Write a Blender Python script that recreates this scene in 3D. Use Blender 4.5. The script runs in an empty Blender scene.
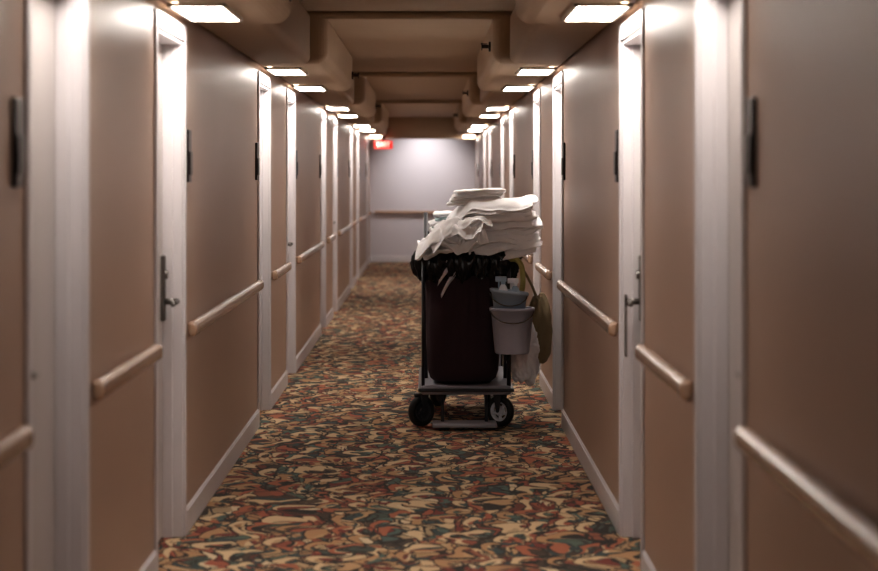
import bpy, bmesh, math, random
from mathutils import Vector, noise, Matrix
random.seed(4)
S=bpy.context.scene
XL,XR=-1.02,0.80
Y0,Y1=-4.0,34.5
ZS,ZC=2.15,2.45
# ---------------------------------------------------------------- materials
def srgb(c):
    return tuple(((v/255)/12.92 if v/255<=.04045 else ((v/255+.055)/1.055)**2.4) for v in c)+(1,)
def mat(name,col,rough=.5,metal=0,emis=None,es=0,bump=0,bscale=200,var=0,vscale=3,coat=0):
    m=bpy.data.materials.new(name); m.use_nodes=True
    nt=m.node_tree; b=nt.nodes['Principled BSDF']
    c=srgb(col); b.inputs['Base Color'].default_value=c
    b.inputs['Roughness'].default_value=rough; b.inputs['Metallic'].default_value=metal
    if coat: b.inputs['Coat Weight'].default_value=coat; b.inputs['Coat Roughness'].default_value=.25
    if emis:
        b.inputs['Emission Color'].default_value=srgb(emis); b.inputs['Emission Strength'].default_value=es
    tc=nt.nodes.new('ShaderNodeTexCoord')
    if bump:
        n=nt.nodes.new('ShaderNodeTexNoise'); n.inputs['Scale'].default_value=bscale; n.inputs['Detail'].default_value=3
        nt.links.new(tc.outputs['Object'],n.inputs['Vector'])
        bp=nt.nodes.new('ShaderNodeBump'); bp.inputs['Strength'].default_value=bump; bp.inputs['Distance'].default_value=.004
        nt.links.new(n.outputs['Fac'],bp.inputs['Height']); nt.links.new(bp.outputs['Normal'],b.inputs['Normal'])
    if var:
        n=nt.nodes.new('ShaderNodeTexNoise'); n.inputs['Scale'].default_value=vscale; n.inputs['Detail'].default_value=4
        nt.links.new(tc.outputs['Object'],n.inputs['Vector'])
        mx=nt.nodes.new('ShaderNodeMix'); mx.data_type='RGBA'
        mx.inputs[6].default_value=tuple(v*(1-var) for v in c[:3])+(1,)
        mx.inputs[7].default_value=tuple(min(1,v*(1+var)) for v in c[:3])+(1,)
        nt.links.new(n.outputs['Fac'],mx.inputs[0]); nt.links.new(mx.outputs[2],b.inputs['Base Color'])
    return m
M_wall=mat('wall_vinyl',(178,152,135),.36,bump=.35,bscale=260,var=.08,vscale=1.5)
M_end=mat('end_wall_paint',(200,194,198),.5,bump=.2,bscale=200)
M_ceil=mat('ceiling_paint',(184,164,140),.6,bump=.3,bscale=120,var=.05)
M_white=mat('white_trim_paint',(208,203,205),.38,var=.05,vscale=4)
M_door=mat('door_paint',(188,181,179),.4,var=.05)
M_rail=mat('rail_wood',(168,138,116),.22,coat=.6,var=.12,vscale=8)
M_metal=mat('brushed_steel',(120,116,112),.3,.9)
M_dark=mat('dark_bronze',(48,42,40),.35,.6)
M_light=mat('light_diffuser',(255,250,240),.5,emis=(255,246,237),es=35)
M_light2=mat('light_diffuser_dim',(255,250,240),.5,emis=(255,246,237),es=21)
M_lframe=mat('light_frame',(200,190,175),.5)
M_burg=mat('burgundy_canvas',(50,28,36),.8,bump=.5,bscale=300,var=.2,vscale=6)
M_black=mat('black_plastic_liner',(12,12,15),.25,bump=.15,bscale=60)
M_towel=mat('white_terry',(252,251,253),.95,bump=.4,bscale=350)
M_teal=mat('teal_terry',(186,204,206),.95,bump=.8,bscale=350)
M_grey=mat('cart_grey_plastic',(142,140,148),.45,var=.08)
M_dgrey=mat('cart_dark_frame',(46,46,52),.4)
M_rubber=mat('tyre_rubber',(22,22,24),.6)
M_hub=mat('wheel_hub',(200,202,210),.4,.0)
M_bucket=mat('bucket_plastic',(184,188,206),.4)
M_blue=mat('pail_plastic',(170,188,206),.4)
M_wbag=mat('white_plastic_film',(244,244,250),.35,bump=.3,bscale=40)
M_olive=mat('tan_canvas',(146,128,98),.8,var=.2,bump=.4)
M_strap=mat('yellow_green_strap',(178,170,106),.6)
M_exit=mat('exit_sign_red',(150,20,12),.4,emis=(255,40,20),es=.8)
M_exitt=mat('exit_letters',(255,220,210),.4,emis=(255,190,170),es=2.0)
M_brass=mat('sprinkler_metal',(70,62,55),.35,.8)

def carpet():
    m=bpy.data.materials.new('leaf_carpet'); m.use_nodes=True; nt=m.node_tree; N=nt.nodes; L=nt.links
    b=N['Principled BSDF']; b.inputs['Roughness'].default_value=.95
    tc=N.new('ShaderNodeTexCoord')
    wn=N.new('ShaderNodeTexNoise'); wn.inputs['Scale'].default_value=3.4; wn.inputs['Detail'].default_value=1.5
    L.new(tc.outputs['Object'],wn.inputs['Vector'])
    sub=N.new('ShaderNodeVectorMath'); sub.operation='MULTIPLY_ADD'
    sub.inputs[1].default_value=(.32,.32,0)
    L.new(wn.outputs['Color'],sub.inputs[0]); L.new(tc.outputs['Object'],sub.inputs[2])
    warped=sub.outputs[0]
    K=1.14
    def mapping(loc,rot,sc):
        mp=N.new('ShaderNodeMapping'); mp.inputs['Location'].default_value=loc; mp.inputs['Rotation'].default_value=(0,0,rot); mp.inputs['Scale'].default_value=(sc[0]*K,sc[1]*K,1)
        L.new(warped,mp.inputs['Vector']); return mp.outputs[0]
    def vor(vec,feature='F1'):
        v=N.new('ShaderNodeTexVoronoi'); v.feature=feature; v.voronoi_dimensions='2D'; v.inputs['Scale'].default_value=1
        v.inputs['Randomness'].default_value=.85
        L.new(vec,v.inputs['Vector']); return v
    def math_(op,a,bv):
        n=N.new('ShaderNodeMath'); n.operation=op
        for i,x in enumerate((a,bv)):
            if isinstance(x,(int,float)): n.inputs[i].default_value=x
            else: L.new(x,n.inputs[i])
        return n.outputs[0]
    def ramp(fac,stops):
        r=N.new('ShaderNodeValToRGB'); r.color_ramp.interpolation='CONSTANT'
        e=r.color_ramp.elements
        while len(e)>1: e.remove(e[-1])
        e[0].position=stops[0][0]; e[0].color=srgb(stops[0][1])
        for p,c in stops[1:]:
            x=e.new(p); x.color=srgb(c)
        L.new(fac,r.inputs[0]); return r.outputs[0]
    def mix(f,a,bb):
        n=N.new('ShaderNodeMix'); n.data_type='RGBA'; L.new(f,n.inputs[0]); L.new(a,n.inputs[6]); L.new(bb,n.inputs[7]); return n.outputs[2]
    v0=vor(mapping((0,0,0),.4,(5,4,1))); sx=N.new('ShaderNodeSeparateColor'); L.new(v0.outputs['Color'],sx.inputs[0])
    col=ramp(sx.outputs[0],[(0,(88,72,58)),(.2,(138,86,66)),(.40,(72,84,76)),(.58,(152,118,88)),(.72,(112,66,54)),(.85,(162,140,110))])
    specs=[((4.4,8.1),.2,(5,3.2),.40,None,[(0,(158,122,90)),(.28,(140,80,62)),(.50,(86,100,90)),(.70,(174,150,118)),(.90,(72,64,56))]),
           ((1.3,4.1),.7,(6.2,3.3),.43,(.20,.18),[(0,(196,170,134)),(.4,(172,140,106)),(.7,(202,182,150))]),
           ((7.7,2.2),-.9,(7.2,3.7),.41,(.18,-.2),[(0,(158,90,68)),(.35,(82,100,94)),(.6,(180,146,108)),(.88,(74,64,54))]),
           ((3.1,9.4),2.1,(8.5,4.8),.38,(.2,.1),[(0,(48,44,42)),(.4,(60,74,74)),(.75,(118,58,50))]),
           ((5.5,.4),-.3,(7.2,3.7),.41,(-.18,.2),[(0,(200,174,138)),(.45,(172,134,98)),(.75,(162,98,72))])]
    for (loc,rot,sc,r,off,p) in specs:
        va=vor(mapping((loc[0],loc[1],0),rot,(sc[0],sc[1],1)))
        a=math_('LESS_THAN',va.outputs['Distance'],r)
        if off:
            vb=vor(mapping((loc[0]+off[0],loc[1]+off[1],0),rot,(sc[0],sc[1],1)))
            f=math_('MULTIPLY',a,math_('GREATER_THAN',vb.outputs['Distance'],r-.08))
        else: f=a
        s=N.new('ShaderNodeSeparateColor'); L.new(va.outputs['Color'],s.inputs[0])
        rim=math_('MULTIPLY',math_('GREATER_THAN',va.outputs['Distance'],r-.001),math_('LESS_THAN',va.outputs['Distance'],r+.055))
        dk=N.new('ShaderNodeRGB'); dk.outputs[0].default_value=srgb((52,44,40))
        col=mix(rim,col,dk.outputs[0])
        col=mix(f,col,ramp(s.outputs[1],p))
    fn=N.new('ShaderNodeTexNoise'); fn.inputs['Scale'].default_value=320
    L.new(tc.outputs['Object'],fn.inputs['Vector'])
    bp=N.new('ShaderNodeBump'); bp.inputs['Strength'].default_value=.6; bp.inputs['Distance'].default_value=.004
    L.new(fn.outputs['Fac'],bp.inputs['Height']); L.new(bp.outputs['Normal'],b.inputs['Normal'])
    L.new(col,b.inputs['Base Color'])
    return m
M_carpet=carpet()

# ---------------------------------------------------------------- helpers
def link(o,parent=None):
    S.collection.objects.link(o)
    if parent: o.parent=parent
    return o
def empty(name,loc=(0,0,0)):
    e=bpy.data.objects.new(name,None); e.empty_display_size=.1; e.location=loc; S.collection.objects.link(e); return e
def finish(bm,name,mats,parent=None,smooth=False,bevel=0,seg=2,auto=True):
    me=bpy.data.meshes.new(name); bmesh.ops.recalc_face_normals(bm,faces=bm.faces); bm.to_mesh(me); bm.free()
    o=bpy.data.objects.new(name,me)
    for m in (mats if isinstance(mats,list) else [mats]): me.materials.append(m)
    link(o,parent)
    if parent:
        o.matrix_parent_inverse=Matrix.Translation(-Vector(parent.location))
    if smooth:
        for p in me.polygons: p.use_smooth=True
    if bevel:
        md=o.modifiers.new('bevel','BEVEL'); md.width=bevel; md.segments=seg; md.limit_method='ANGLE'; md.angle_limit=math.radians(40)
    return o
def abox(bm,x0,x1,y0,y1,z0,z1,mi=0):
    vs=[bm.verts.new((x,y,z)) for x in (x0,x1) for y in (y0,y1) for z in (z0,z1)]
    for q in ((0,1,3,2),(4,6,7,5),(0,4,5,1),(2,3,7,6),(0,2,6,4),(1,5,7,3)):
        f=bm.faces.new([vs[i] for i in q]); f.material_index=mi
def box(name,x0,x1,y0,y1,z0,z1,m,parent=None,bevel=0,seg=2):
    bm=bmesh.new(); abox(bm,min(x0,x1),max(x0,x1),y0,y1,z0,z1); return finish(bm,name,m,parent,bevel=bevel,seg=seg)
def acyl(bm,p0,p1,r0,r1=None,seg=20,mi=0,cap=True):
    r1=r0 if r1 is None else r1
    p0=Vector(p0);p1=Vector(p1); d=(p1-p0).normalized()
    a=d.orthogonal().normalized(); b=d.cross(a)
    rings=[]
    for p,r in ((p0,r0),(p1,r1)):
        rings.append([bm.verts.new(p+(a*math.cos(t)+b*math.sin(t))*r) for t in [2*math.pi*i/seg for i in range(seg)]])
    for i in range(seg):
        f=bm.faces.new((rings[0][i],rings[0][(i+1)%seg],rings[1][(i+1)%seg],rings[1][i])); f.material_index=mi; f.smooth=True
    if cap:
        for r in rings:
            f=bm.faces.new(r); f.material_index=mi
def tube(name,pts,r,m,parent=None,cyclic=False):
    cu=bpy.data.curves.new(name,'CURVE'); cu.dimensions='3D'; cu.bevel_depth=r; cu.bevel_resolution=4; cu.resolution_u=8
    sp=cu.splines.new('BEZIER'); sp.bezier_points.add(len(pts)-1); sp.use_cyclic_u=cyclic
    for bp,p in zip(sp.bezier_points,pts):
        bp.co=p; bp.handle_left_type='AUTO'; bp.handle_right_type='AUTO'
    cu.use_fill_caps=True; cu.materials.append(m)
    o=bpy.data.objects.new(name,cu); link(o,parent)
    if parent: o.matrix_parent_inverse=Matrix.Translation(-Vector(parent.location))
    return o

# ---------------------------------------------------------------- room
box('floor',XL-.2,XR+.2,Y0,Y1+.1,-.1,0,M_carpet)
box('ceiling',XL-.2,XR+.2,Y0,Y1+.1,ZC,ZC+.1,M_ceil)
centers=[]
for k in range(-1,5):
    for c,far in ((5.50+6.85*k,False),(7.88+6.85*k,True)):
        if Y0+1<c<33.3: centers.append((c, far))
HW=.42; DH=2.06; CW=.042
def wall(side):
    x0 = XL if side=='left' else XR
    s = -1 if side=='left' else 1
    X=lambda d: x0+s*d     # d>0 into the wall, d<0 into corridor
    bm=bmesh.new(); bb=bmesh.new(); y=Y0; segs=[]
    for c,_ in centers:
        segs.append((y,c-HW)); y=c+HW
    segs.append((y,Y1))
    for a,b in segs:
        abox(bm,*sorted((X(0),X(.2))),a,b,0,ZC)
    for c,_ in centers:
        abox(bm,*sorted((X(0),X(.2))),c-HW,c+HW,DH,ZC)
    finish(bm,'wall_'+side,M_wall)
    for a,b in segs:
        a2=a+(CW if a!=Y0 else 0); b2=b-(CW if b!=Y1 else 0)
        abox(bb,*sorted((X(0),X(-.012))),a2,b2,0,.10)
        abox(bb,*sorted((X(0),X(-.008))),a2,b2,.10,.110)
    finish(bb,'baseboard_'+side,M_white,bevel=.003)
    # handrails
    for a,b in segs:
        if b-a<.8: continue
        a2=a+(.055 if a!=Y0 else .05); b2=b-(.16)
        e=empty('handrail',(X(-.04),(a2+b2)/2,.855))
        bm=bmesh.new()
        pr=[(-.012,-.030),(.010,-.030),(.020,-.018),(.022,.0),(.020,.018),(.010,.030),(-.012,.030)]
        rings=[]
        for yy,sc in ((a2,.75),(a2+.012,1),(b2-.012,1),(b2,.75)):
            rings.append([bm.verts.new((X(-.028-p*sc),yy,.855+q*sc)) for p,q in pr])
        for r0,r1 in zip(rings,rings[1:]):
            for i in range(len(pr)): bm.faces.new((r0[i],r0[(i+1)%len(pr)],r1[(i+1)%len(pr)],r1[i]))
        bm.faces.new(rings[0]); bm.faces.new(rings[-1])
        finish(bm,'rail_bar',M_rail,e,bevel=.004)
        bm=bmesh.new(); n=max(2,int((b2-a2)/.8)+1)
        for i in range(n):
            yy=a2+.12+(b2-a2-.24)*i/(n-1)
            abox(bm,*sorted((X(0),X(-.022))),yy-.03,yy+.03,.835,.875)
        finish(bm,'brackets',M_rail,e,bevel=.003)
    return X,segs
ndoor=1
for side in ('left','right'):
    X,segs=wall(side)
    for c,far in centers:
        e=empty('door_%d'%ndoor,(X(.1),c,0)); ndoor+=1
        bm=bmesh.new(); abox(bm,*sorted((X(.08),X(.125))),c-HW+.025,c+HW-.025,.008,DH-.025)
        finish(bm,'door_leaf',M_door,e,bevel=.003)
        bm=bmesh.new()
        for sgn in (-1,1):
            ya,yb=sorted((c+sgn*HW,c+sgn*(HW-.022))); abox(bm,*sorted((X(0),X(.15))),ya,yb,0,DH)
            ya,yb=sorted((c+sgn*(HW-.006),c+sgn*(HW+CW))); abox(bm,*sorted((X(-.010),X(0))),ya,yb,0,DH+.06)
            ya,yb=sorted((c+sgn*(HW-.04),c+sgn*(HW-.02))); abox(bm,*sorted((X(.04),X(.08))),ya,yb,0,DH)
        abox(bm,*sorted((X(0),X(.15))),c-HW,c+HW,DH-.022,DH)
        abox(bm,*sorted((X(-.010),X(0))),c-HW,c+HW,DH-.006,DH+.06)
        finish(bm,'door_frame',M_white,e,bevel=.003)
        # handle
        sg=1 if far else -1
        hy=c+sg*(HW-.085)
        bm=bmesh.new()
        abox(bm,*sorted((X(.08),X(.062))),hy-.024,hy+.024,.90,1.17)
        finish(bm,'lock_plate',M_metal,e,bevel=.006)
        bm=bmesh.new()
        acyl(bm,(X(.07),hy,.98),(X(.01),hy,.98),.013)
        acyl(bm,(X(.014),hy+.006*sg,.98),(X(.018),hy-.12*sg,.974),.011,.009)
        acyl(bm,(X(.07),hy,1.09),(X(.052),hy,1.09),.018)
        finish(bm,'lever_handle',M_metal,e)
        if side=='right' and abs(c-7.88)<.01:
            bm=bmesh.new()
            abox(bm,*sorted((X(.002),X(.006))),hy-.09,hy-.015,.76,.96)
            abox(bm,*sorted((X(.002),X(.006))),hy-.09,hy-.075,.96,1.0)
            abox(bm,*sorted((X(.002),X(.006))),hy-.03,hy-.015,.96,1.0)
            abox(bm,*sorted((X(.002),X(.006))),hy-.09,hy-.015,.995,1.01)
            finish(bm,'door_hanger_card',M_metal,e)
        # room number plaque
        py=c+(.56 if far else -.57)
        bm=bmesh.new()
        abox(bm,*sorted((X(0),X(-.012))),py-.05,py+.05,1.47,1.69)
        abox(bm,*sorted((X(-.012),X(-.018))),py-.042,py+.042,1.50,1.60)
        finish(bm,'room_number_plaque',M_dark,e,bevel=.004)
# end wall & back wall
box('wall_end',XL-.2,XR+.2,Y1,Y1+.1,0,ZC,M_end)
box('wall_back',XL-.2,XR+.2,Y0-.1,Y0,0,ZC,M_wall)
box('baseboard_end',XL+.015,XR-.015,Y1-.014,Y1,0,.11,M_white,bevel=.003)
e=empty('handrail',(0,Y1-.06,.87))
bm=bmesh.new(); abox(bm,XL+.08,XR-.08,Y1-.07,Y1-.03,.835,.885); finish(bm,'rail_bar',M_rail,e,bevel=.01)
bm=bmesh.new()
for i in range(3): abox(bm,XL+.25+i*.62,XL+.31+i*.62,Y1-.034,Y1,.85,.88)
finish(bm,'brackets',M_rail,e)
# soffits: narrow run, widened into rounded boxes over each pair of doors
for side,x0,s in (('left',XL,1),('right',XR,-1)):
    bm=bmesh.new()
    xs=sorted((x0,x0+s*.33)); abox(bm,xs[0],xs[1],Y0,33.0,ZS,ZC)
    finish(bm,'ceiling_soffit_'+side,M_ceil,bevel=.04,seg=5)
    bm=bmesh.new()
    for k in range(-1,5):
        ya=5.5+6.85*k-.75; yb=min(7.88+6.85*k+.75,32.9)
        if ya<Y0: ya=Y0+.1
        if ya>32: continue
        xs=sorted((x0+s*.02,x0+s*.43)); abox(bm,xs[0],xs[1],ya,yb,ZS-.003,ZC+.02)
    finish(bm,'ceiling_soffit_box_'+side,M_ceil,bevel=.07,seg=6)
bm=bmesh.new()
for k in range(-1,5):
    yb=5.5+6.85*k-.75
    if yb<0 or yb>32: continue
    abox(bm,XL+.3,XR-.3,yb,yb+3.9,ZC-.045,ZC)
finish(bm,'ceiling_drop_panel',M_ceil,bevel=.03,seg=4)
box('ceiling_header',XL,XR,33.0,33.25,2.10,ZC,M_ceil)
# lights
for c,_ in centers:
    for xc in (XL+.145,XR-.145):
        e=empty('ceiling_light',(xc,c,ZS))
        bm=bmesh.new(); abox(bm,xc-.095,xc+.095,c-.35,c+.35,ZS-.015,ZS-.007)
        finish(bm,'diffuser',M_light if c>6 else M_light2,e)
        bm=bmesh.new()
        abox(bm,xc-.11,xc-.095,c-.365,c+.365,ZS-.018,ZS-.003); abox(bm,xc+.095,xc+.11,c-.365,c+.365,ZS-.018,ZS-.003)
        abox(bm,xc-.11,xc+.11,c-.365,c-.35,ZS-.018,ZS-.003); abox(bm,xc-.11,xc+.11,c+.35,c+.365,ZS-.018,ZS-.003)
        finish(bm,'frame',M_lframe,e)
xm=-.06
e=empty('ceiling_spotlight',(xm,33.6,ZC))
bm=bmesh.new(); acyl(bm,(xm,33.6,ZC),(xm,33.6,ZC-.06),.09,seg=32); finish(bm,'can',M_lframe,e)
ld=bpy.data.lights.new('lamp','SPOT'); ld.energy=105; ld.color=(1,.975,.975); ld.spot_size=math.radians(96); ld.spot_blend=1; ld.shadow_soft_size=.08
lo=bpy.data.objects.new('lamp',ld); S.collection.objects.link(lo); lo.location=(xm,33.5,ZC-.1)
dv=Vector((xm,34.5,1.5))-Vector(lo.location); lo.rotation_euler=dv.to_track_quat('-Z','Y').to_euler()
lo.parent=e; lo.matrix_parent_inverse=Matrix.Translation(-Vector(e.location))
# sprinklers
def sprinkler(x,y,z,dx):
    bm=bmesh.new()
    acyl(bm,(x,y,z),(x+dx*.012,y,z),.03); acyl(bm,(x+dx*.01,y,z),(x+dx*.05,y,z),.011)
    acyl(bm,(x+dx*.05,y,z),(x+dx*.055,y,z),.024); abox(bm,*sorted((x+dx*.02,x+dx*.06)),y-.016,y+.016,z+.014,z+.018)
    finish(bm,'sprinkler_head',M_brass)
for y in (8.42,15.27,22.1): sprinkler(XL+.4305,y,ZS+.11,1)
for y in (12.0,18.8,25.7): sprinkler(XR-.4305,y,ZS+.12,-1)
# exit sign
e=empty('exit_sign',(-.74,32.9,2.0))
box('housing',-.90,-.60,32.88,32.94,1.93,2.06,M_exit,e,bevel=.006)
box('mount_plate',-.78,-.72,32.9,32.92,2.06,2.15,M_dark,e)
cu=bpy.data.curves.new('letters','FONT'); cu.body='EXIT'; cu.size=.11; cu.extrude=.002; cu.align_x='CENTER'; cu.align_y='CENTER'; cu.materials.append(M_exitt)
o=bpy.data.objects.new('letters',cu); S.collection.objects.link(o); o.location=(-.75,32.875,1.995); o.rotation_euler=(math.pi/2,0,0)
o.parent=e; o.matrix_parent_inverse=Matrix.Translation(-Vector(e.location))

# ---------------------------------------------------------------- cart
cart=empty('housekeeping_cart',(.22,12.5,0))
CX0,CX1=-.05,.49; CY0,CY1=11.86,13.15
bm=bmesh.new(); abox(bm,CX0,CX1,CY0,CY1,.195,.25); finish(bm,'deck',M_grey,cart,bevel=.018,seg=3)
bm=bmesh.new(); abox(bm,CX0-.015,CX1+.015,CY0-.02,CY1+.02,.215,.235); finish(bm,'bumper_strip',M_dgrey,cart,bevel=.006)
bm=bmesh.new(); abox(bm,.02,.40,11.70,11.92,.018,.04); finish(bm,'foot_plate',M_grey,cart,bevel=.008)
bm=bmesh.new()
for x in (.08,.34): acyl(bm,(x,11.85,.035),(x,11.93,.2),.010)
finish(bm,'foot_plate_arms',M_dgrey,cart)
def caster(n,x,y,ang,light,R=.092):
    ax=Vector((math.sin(ang),-math.cos(ang),0)); c=Vector((x,y,R))
    bm=bmesh.new(); w=.02
    prof=[(-w,.060),(-w,.080),(-w*.6,R-.001),(0,R),(w*.6,R-.001),(w,.080),(w,.060)]
    side=Vector((0,0,1)); t=ax.cross(side)
    ns=32; rr=[]
    for i in range(ns):
        th=2*math.pi*i/ns; d=side*math.cos(th)+t*math.sin(th)
        rr.append([bm.verts.new(c+ax*p+d*q) for p,q in prof])
    for i in range(ns):
        for j in range(len(prof)):
            f=bm.faces.new((rr[i][j],rr[(i+1)%ns][j],rr[(i+1)%ns][(j+1)%len(prof)],rr[i][(j+1)%len(prof)])); f.smooth=True
    finish(bm,'tyre_%d'%n,M_rubber,cart)
    bm=bmesh.new()
    acyl(bm,c-ax*.026,c+ax*.026,.022,seg=20); acyl(bm,c-ax*.008,c+ax*.008,.03 if light else .062,seg=30)
    for i in range(5):
        th=2*math.pi*(i+.5)/5; d=side*math.cos(th)+t*math.sin(th); acyl(bm,c+d*.02,c+d*.066,.011,.009,seg=10)
    for i in range(28):
        a0=2*math.pi*i/28; a1=2*math.pi*(i+1)/28
        d0=side*math.cos(a0)+t*math.sin(a0); d1=side*math.cos(a1)+t*math.sin(a1); acyl(bm,c+d0*.060,c+d1*.060,.016,seg=8)
    finish(bm,'hub_%d'%n,M_hub if light else M_dgrey,cart)
    bm=bmesh.new()
    for s in (-1,1):
        o=ax*(.031*s)
        p=[c+o-t*.009,c+o+t*.009,c+o+t*.03+side*(.195-R),c+o-t*.03+side*(.195-R)]
        pv=[bm.verts.new(v-ax*.003) for v in p]; qv=[bm.verts.new(v+ax*.003) for v in p]
        bm.faces.new(pv); bm.faces.new(qv)
        for i in range(4): bm.faces.new((pv[i],pv[(i+1)%4],qv[(i+1)%4],qv[i]))
    acyl(bm,Vector((x,y,.187)),Vector((x,y,.2)),.04); acyl(bm,c-ax*.036,c+ax*.036,.007)
    finish(bm,'caster_fork_%d'%n,M_dgrey,cart)
caster(1,-.045,11.93,math.radians(38),False)
caster(2,.425,11.93,math.radians(-34),True)
caster(3,.06,12.98,math.radians(60),False)
caster(4,.42,12.98,math.radians(50),True)
# frame posts
bm=bmesh.new()
for x,y,z in ((-.02,12.32,1.27),(.47,12.32,1.02),(-.02,13.1,1.12),(.47,13.1,1.12)): acyl(bm,(x,y,.24),(x,y,z),.013)
acyl(bm,(.475,11.89,.24),(.475,11.89,1.0),.013)
acyl(bm,(-.035,11.89,.24),(-.035,11.89,1.0),.010)
for z in (1.0,):
    acyl(bm,(-.035,11.89,z),(-.02,13.1,z),.011); acyl(bm,(.475,11.89,z),(.47,13.1,z),.011); acyl(bm,(-.035,11.89,z),(.475,11.89,z),.011)
acyl(bm,(-.02,13.1,1.12),(.47,13.1,1.12),.013)
finish(bm,'frame_posts',M_dgrey,cart)
for i,z in enumerate((.60,.99)):
    bm=bmesh.new(); abox(bm,-.03,.48,12.31,13.11,z,z+.025); abox(bm,-.03,-.018,12.31,13.11,z,z+.08); abox(bm,.468,.48,12.31,13.11,z,z+.08)
    finish(bm,'shelf_%d'%(i+1),M_grey,cart,bevel=.006)
box('rear_panel',-.02,.47,13.08,13.095,.25,1.0,M_grey,cart)

def rrect(th,hw,hd,n=4.0):
    c,s=math.cos(th),math.sin(th)
    r=(abs(c)**n+abs(s)**n)**(-1/n)
    return hw*r*c,hd*r*s
# burgundy bag
def bag():
    bm=bmesh.new(); cx,cy=.205,12.07; ns=128
    lv=[(.258,.12,.10),(.262,.165,.145),(.285,.195,.17),(.33,.21,.185),(.40,.216,.188),(.5,.220,.192),(.6,.224,.195),(.7,.224,.194),(.8,.222,.192),(.9,.224,.19),(.98,.230,.19)]
    rings=[]
    for z,hw,hd in lv:
        ring=[]
        for i in range(ns):
            th=2*math.pi*i/ns; x,y=rrect(th,hw,hd,3.6)
            fold=noise.noise(Vector((math.cos(th)*6,math.sin(th)*6,z*1.2)))
            k=1+.07*fold*(z-.1)+.03*noise.noise(Vector((math.cos(th)*3,math.sin(th)*3,z*5)))
            ring.append(bm.verts.new((cx+x*k,cy+y*k,z)))
        rings.append(ring)
    for a,b in zip(rings,rings[1:]):
        for i in range(ns): bm.faces.new((a[i],a[(i+1)%ns],b[(i+1)%ns],b[i]))
    bm.faces.new(rings[0])
    return finish(bm,'laundry_bag',M_burg,cart,smooth=True)
bag()
def liner():
    bm=bmesh.new(); cx,cy=.225,12.07; ns=300
    pr=[(.195,.165,1.0,0),(.225,.185,1.045,.3),(.26,.20,1.055,.6),(.30,.225,1.045,.9),(.322,.245,1.0,1.1),(.318,.25,.965,1.25),(.305,.24,.935,1.4),(.29,.23,.905,1.5),(.282,.225,.885,1.6)]
    rings=[]
    for k,(hw,hd,z,am) in enumerate(pr):
        ring=[]
        for i in range(ns):
            th=2*math.pi*i/ns; x,y=rrect(th,hw,hd,3.0)
            p=Vector((math.cos(th)*6,math.sin(th)*6,k*.16))
            rid=lambda q: 1-2*abs(noise.noise(q))*1.6
            w=am*(.016*rid(p*1.2)+.014*rid(p*2.3+Vector((3,1,5)))+.006*noise.noise(Vector((p.x*4,p.y*4,k*.8)))-.012)
            r=math.hypot(x,y); f=(r+w)/r
            zz=z+am*(.030*noise.noise(p*.7+Vector((9,3,1)))+.012*noise.noise(p*2.2))
            ring.append(bm.verts.new((cx+x*f,cy+y*f,zz)))
        rings.append(ring)
    for a,b in zip(rings,rings[1:]):
        for i in range(ns): bm.faces.new((a[i],a[(i+1)%ns],b[(i+1)%ns],b[i]))
    bm.faces.new(rings[0])
    finish(bm,'black_bin_liner',M_black,cart,smooth=True)
liner()

# towels
def slab(bm,cx,cy,cz,w,d,t,rot=0,slope=0,droop=0,droopx=-.3,seed=0,amp=.012,fr=5,mi=0,common=0,front=0):
    nx,ny=70,28
    def P(i,j,top):
        u=-1+2*i/nx; v=-1+2*j/ny
        u2=math.sin(u*math.pi/2)*.25+u*.75; v2=math.sin(v*math.pi/2)*.25+v*.75
        e=max(0,(1-abs(u2)**14))**.5*max(0,(1-abs(v2)**12))**.5
        x=u2*w/2; y=v2*d/2
        q=Vector((x*fr+seed*7.3,y*fr,seed*3.1))
        z=amp*noise.noise(q)+amp*.5*noise.noise(q*2.7)
        x2=x+.02*noise.noise(Vector((y*7,seed*2.3,1))); y2=y+.035*noise.noise(Vector((x*7,seed*5.3,2)))
        c,s=math.cos(rot),math.sin(rot)
        X=cx+x2*c-y2*s; Y=cy+x2*s+y2*c
        z+=slope*x+common*noise.noise(Vector((X*6,Y*4,cz*1.5)))
        dd=max(0,droopx-x); z-=droop*dd*dd/(.05+dd)*2
        df=max(0,-y2-d*.32); z-=front*df*(1+.8*noise.noise(Vector((x*6,seed*3.7,4))))
        z+=(t/2*e if top else -t/2*e)*(1+.35*noise.noise(Vector((x*14,y*8,seed))))
        return (X,Y,cz+z)
    T=[[bm.verts.new(P(i,j,1)) for j in range(ny+1)] for i in range(nx+1)]
    B=[[bm.verts.new(P(i,j,0)) for j in range(ny+1)] for i in range(nx+1)]
    for i in range(nx):
        for j in range(ny):
            for G in (T,B):
                f=bm.faces.new((G[i][j],G[i+1][j],G[i+1][j+1],G[i][j+1])); f.smooth=True; f.material_index=mi
    for i in range(nx):
        for j in (0,ny):
            bm.faces.new((T[i][j],T[i+1][j],B[i+1][j],B[i][j])).material_index=mi
    for j in range(ny):
        for i in (0,nx):
            bm.faces.new((T[i][j],T[i][j+1],B[i][j+1],B[i][j])).material_index=mi
bm=bmesh.new()
z=1.055
for k in range(13):
    t=random.choice((.024,.030,.036,.028))
    f=k/12
    w=.57+.06*random.uniform(-1,1)-.05*f
    cx=.36+.02*f+.03*random.uniform(-1,1)
    slab(bm,min(cx,.71-w/2),12.08+random.uniform(-.03,.03),z,w,.44,t,rot=random.uniform(-.12,.12),slope=.11-.05*f+random.uniform(-.03,.03),droop=.9-.4*f,droopx=-.12,seed=k+1,amp=.018,fr=5,common=.035,front=.45)
    z+=t*.76
finish(bm,'towel_stack',M_towel)
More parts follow.
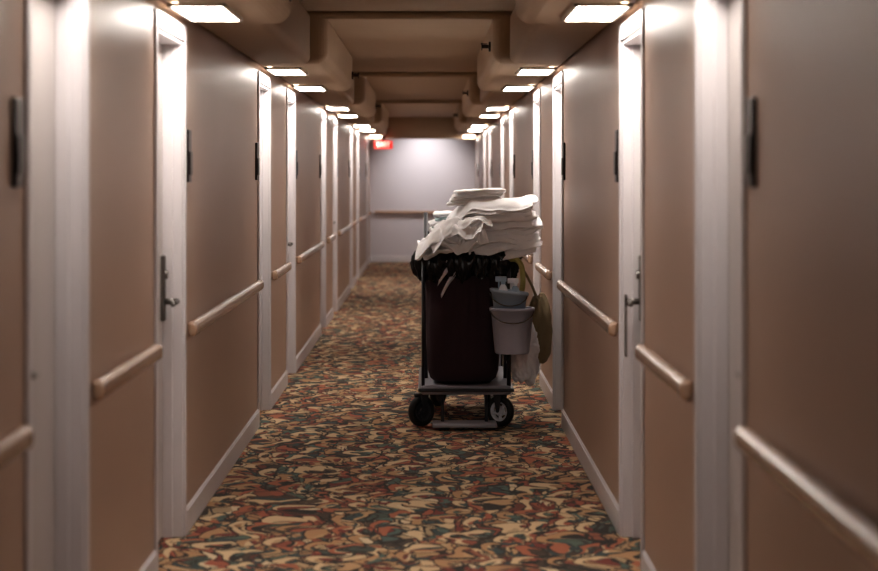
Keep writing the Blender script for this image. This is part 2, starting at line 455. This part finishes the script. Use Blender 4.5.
# loose towels slumping over the left/front of the bin
bm=bmesh.new()
slab(bm,.11,12.06,1.075,.34,.46,.035,rot=.08,slope=.08,droop=.2,droopx=-.08,seed=31,amp=.035,fr=8,front=.1)
slab(bm,.13,12.00,1.105,.38,.46,.035,rot=-.15,slope=.14,droop=.2,droopx=-.08,seed=37,amp=.045,fr=9,front=.35)
slab(bm,.14,12.00,1.145,.34,.44,.032,rot=.2,slope=.22,droop=.2,droopx=-.08,seed=41,amp=.05,fr=9,front=.7)
slab(bm,.17,11.98,1.185,.32,.42,.032,rot=-.1,slope=.20,droop=.2,droopx=-.08,seed=44,amp=.045,fr=9,front=.8)
slab(bm,.20,12.00,1.23,.30,.42,.032,rot=.1,slope=.20,droop=.2,droopx=-.08,seed=47,amp=.04,fr=9,front=.6)
finish(bm,'loose_towels',M_towel)
bm=bmesh.new()
print('z',z)
z=1.335
for k in range(4):
    slab(bm,.27+.01*k,12.08,z,.31-.005*k,.30,.03,seed=51+k,amp=.008,rot=.05*k-.08,slope=.05); z+=.022
finish(bm,'folded_towel',M_towel)
# linen behind on the cart
bm=bmesh.new()
zz=1.03
for k in range(9):
    slab(bm,.13+random.uniform(-.02,.02),12.66,zz,.29-.012*k,.5,.034,rot=random.uniform(-.08,.08),seed=60+k,amp=.016,mi=(1 if k in (5,7) else 0)); zz+=.028
zz=1.03
for k in range(7):
    slab(bm,.35,12.7,zz,.2,.5,.03,seed=80+k,amp=.006); zz+=.029
finish(bm,'linen_stack',[M_towel,M_teal],cart)
bm=bmesh.new()
zz=.64
for k in range(8): slab(bm,.23,12.7,zz,.42,.6,.033,seed=90+k,amp=.006); zz+=.032
finish(bm,'sheet_stack',M_towel,cart)

# buckets
def bucket(name,cx,cy,z0,z1,r0,r1,m,tilt=0,handle=True):
    e=empty(name,(cx,cy,z0))
    prof=[(0,z0),(r0*.95,z0),(r0,z0+.008),(r1,z1-.02),(r1+.008,z1-.02),(r1+.010,z1-.004),(r1+.004,z1),(r1-.004,z1-.002),(r0-.006,z0+.014),(0,z0+.012)]
    bm=bmesh.new(); ns=40; rings=[]
    for r,z in prof:
        if r==0: rings.append([bm.verts.new((cx,cy,z))])
        else: rings.append([bm.verts.new((cx+r*math.cos(2*math.pi*i/ns),cy+r*math.sin(2*math.pi*i/ns),z+tilt*r*math.cos(2*math.pi*i/ns))) for i in range(ns)])
    for a,b in zip(rings,rings[1:]):
        for i in range(ns):
            j=(i+1)%ns
            if len(a)==1: bm.faces.new((a[0],b[j],b[i]))
            elif len(b)==1: bm.faces.new((a[i],a[j],b[0]))
            else: bm.faces.new((a[i],a[j],b[j],b[i]))
    o=finish(bm,'pail_body',m,e,smooth=True)
    if handle:
        pts=[(cx-r1-.006,cy,z1-.02),(cx-r1*.8,cy-.07,z1-.06),(cx,cy-r1-.02,z1-.085),(cx+r1*.8,cy-.07,z1-.06),(cx+r1+.006,cy,z1-.02)]
        tube('bail_handle',pts,.0035,M_metal,e)
    return e
bucket('bucket',.487,11.725,.455,.725,.102,.124,M_bucket)
bucket('bucket',.47,11.725,.62,.825,.078,.105,M_blue,tilt=-.12,handle=True)
def bottle(x,y,z0,h,m1,m2):
    e=empty('spray_bottle',(x,y,z0))
    prof=[(0,z0),(.03,z0),(.032,z0+.01),(.032,z0+h*.62),(.022,z0+h*.76),(.012,z0+h*.82),(.012,z0+h*.86),(0,z0+h*.86)]
    bm=bmesh.new(); ns=24; rings=[[bm.verts.new((x+max(r,.0005)*math.cos(2*math.pi*i/ns),y+max(r,.0005)*math.sin(2*math.pi*i/ns),z)) for i in range(ns)] for r,z in prof]
    for a,b in zip(rings,rings[1:]):
        for i in range(ns): bm.faces.new((a[i],a[(i+1)%ns],b[(i+1)%ns],b[i]))
    finish(bm,'bottle_body',m1,e,smooth=True)
    bm=bmesh.new(); abox(bm,x-.045,x+.02,y-.011,y+.011,z0+h*.88,z0+h); abox(bm,x-.03,x-.02,y-.006,y+.006,z0+h*.74,z0+h*.9); acyl(bm,(x,y,z0+h*.82),(x,y,z0+h*.9),.014)
    finish(bm,'trigger_head',m2,e,bevel=.003)
bottle(.435,11.74,.645,.26,M_wbag,M_blue); bottle(.505,11.72,.645,.25,M_blue,M_wbag)
tube('bucket_hook',[(.475,11.875,.80),(.478,11.855,.80),(.48,11.85,.76),(.48,11.85,.70)],.006,M_metal,cart)

def blob(name,cx,cy,cz,rx,ry,rz,m,amp,fr,seed,pinch=0,parent=None):
    bm=bmesh.new(); bmesh.ops.create_icosphere(bm,subdivisions=5,radius=1)
    for v in bm.verts:
        p=v.co.copy(); n=1+amp*(abs(noise.noise(p*fr+Vector((seed,0,0))))*2-.5)+amp*.5*noise.noise(p*fr*2.6)
        sq=(abs(p.x)**3+abs(p.z)**3+abs(p.y)**3)**(-1/3)
        k=1-pinch*max(0,p.z)**1.5
        v.co=Vector((cx+p.x*sq*rx*n*k,cy+p.y*sq*ry*n*k,cz+p.z*sq*rz*n))
    return finish(bm,name,m,parent,smooth=True)
blob('plastic_bag',.565,11.99,.445,.088,.10,.18,M_wbag,.20,2.6,5,.3)
blob('tote_bag',.672,12.19,.57,.078,.09,.20,M_olive,.10,1.5,9,.22)
for yy in (12.14,12.24):
    tube('tote_handle',[(.66,yy,.74),(.62,yy,.84),(.55,yy-.01,.95),(.482,yy,1.005)],.007,M_olive,cart)
tube('hose',[(.50,11.86,.70),(.545,11.84,.80),(.555,11.84,.90),(.53,11.86,.99),(.48,11.89,1.0)],.016,M_strap,cart)
tube('bag_tie',[(.550,11.98,.60),(.52,11.98,.75),(.49,11.98,.9),(.478,11.96,1.0)],.008,M_wbag,cart)

# ---------------------------------------------------------------- world / camera
w=bpy.data.worlds.new('World'); S.world=w; w.use_nodes=True
w.node_tree.nodes['Background'].inputs[0].default_value=(.02,.02,.02,1)
cam=bpy.data.cameras.new('camera'); co=bpy.data.objects.new('camera',cam); S.collection.objects.link(co)
co.location=(0,0,1.5); co.rotation_euler=(math.pi/2,0,0)
cam.sensor_width=36; cam.lens=2000/878*36
cam.shift_x=10/878; cam.shift_y=-110.5/878
cam.dof.use_dof=True; cam.dof.focus_distance=12.0; cam.dof.aperture_fstop=2.6
S.camera=co
S.view_settings.view_transform='Standard'
for lk in ('Medium High Contrast','None'):
    try:
        S.view_settings.look=lk; print('look',lk); break
    except Exception as ex: print(ex)
S.view_settings.exposure=-.25
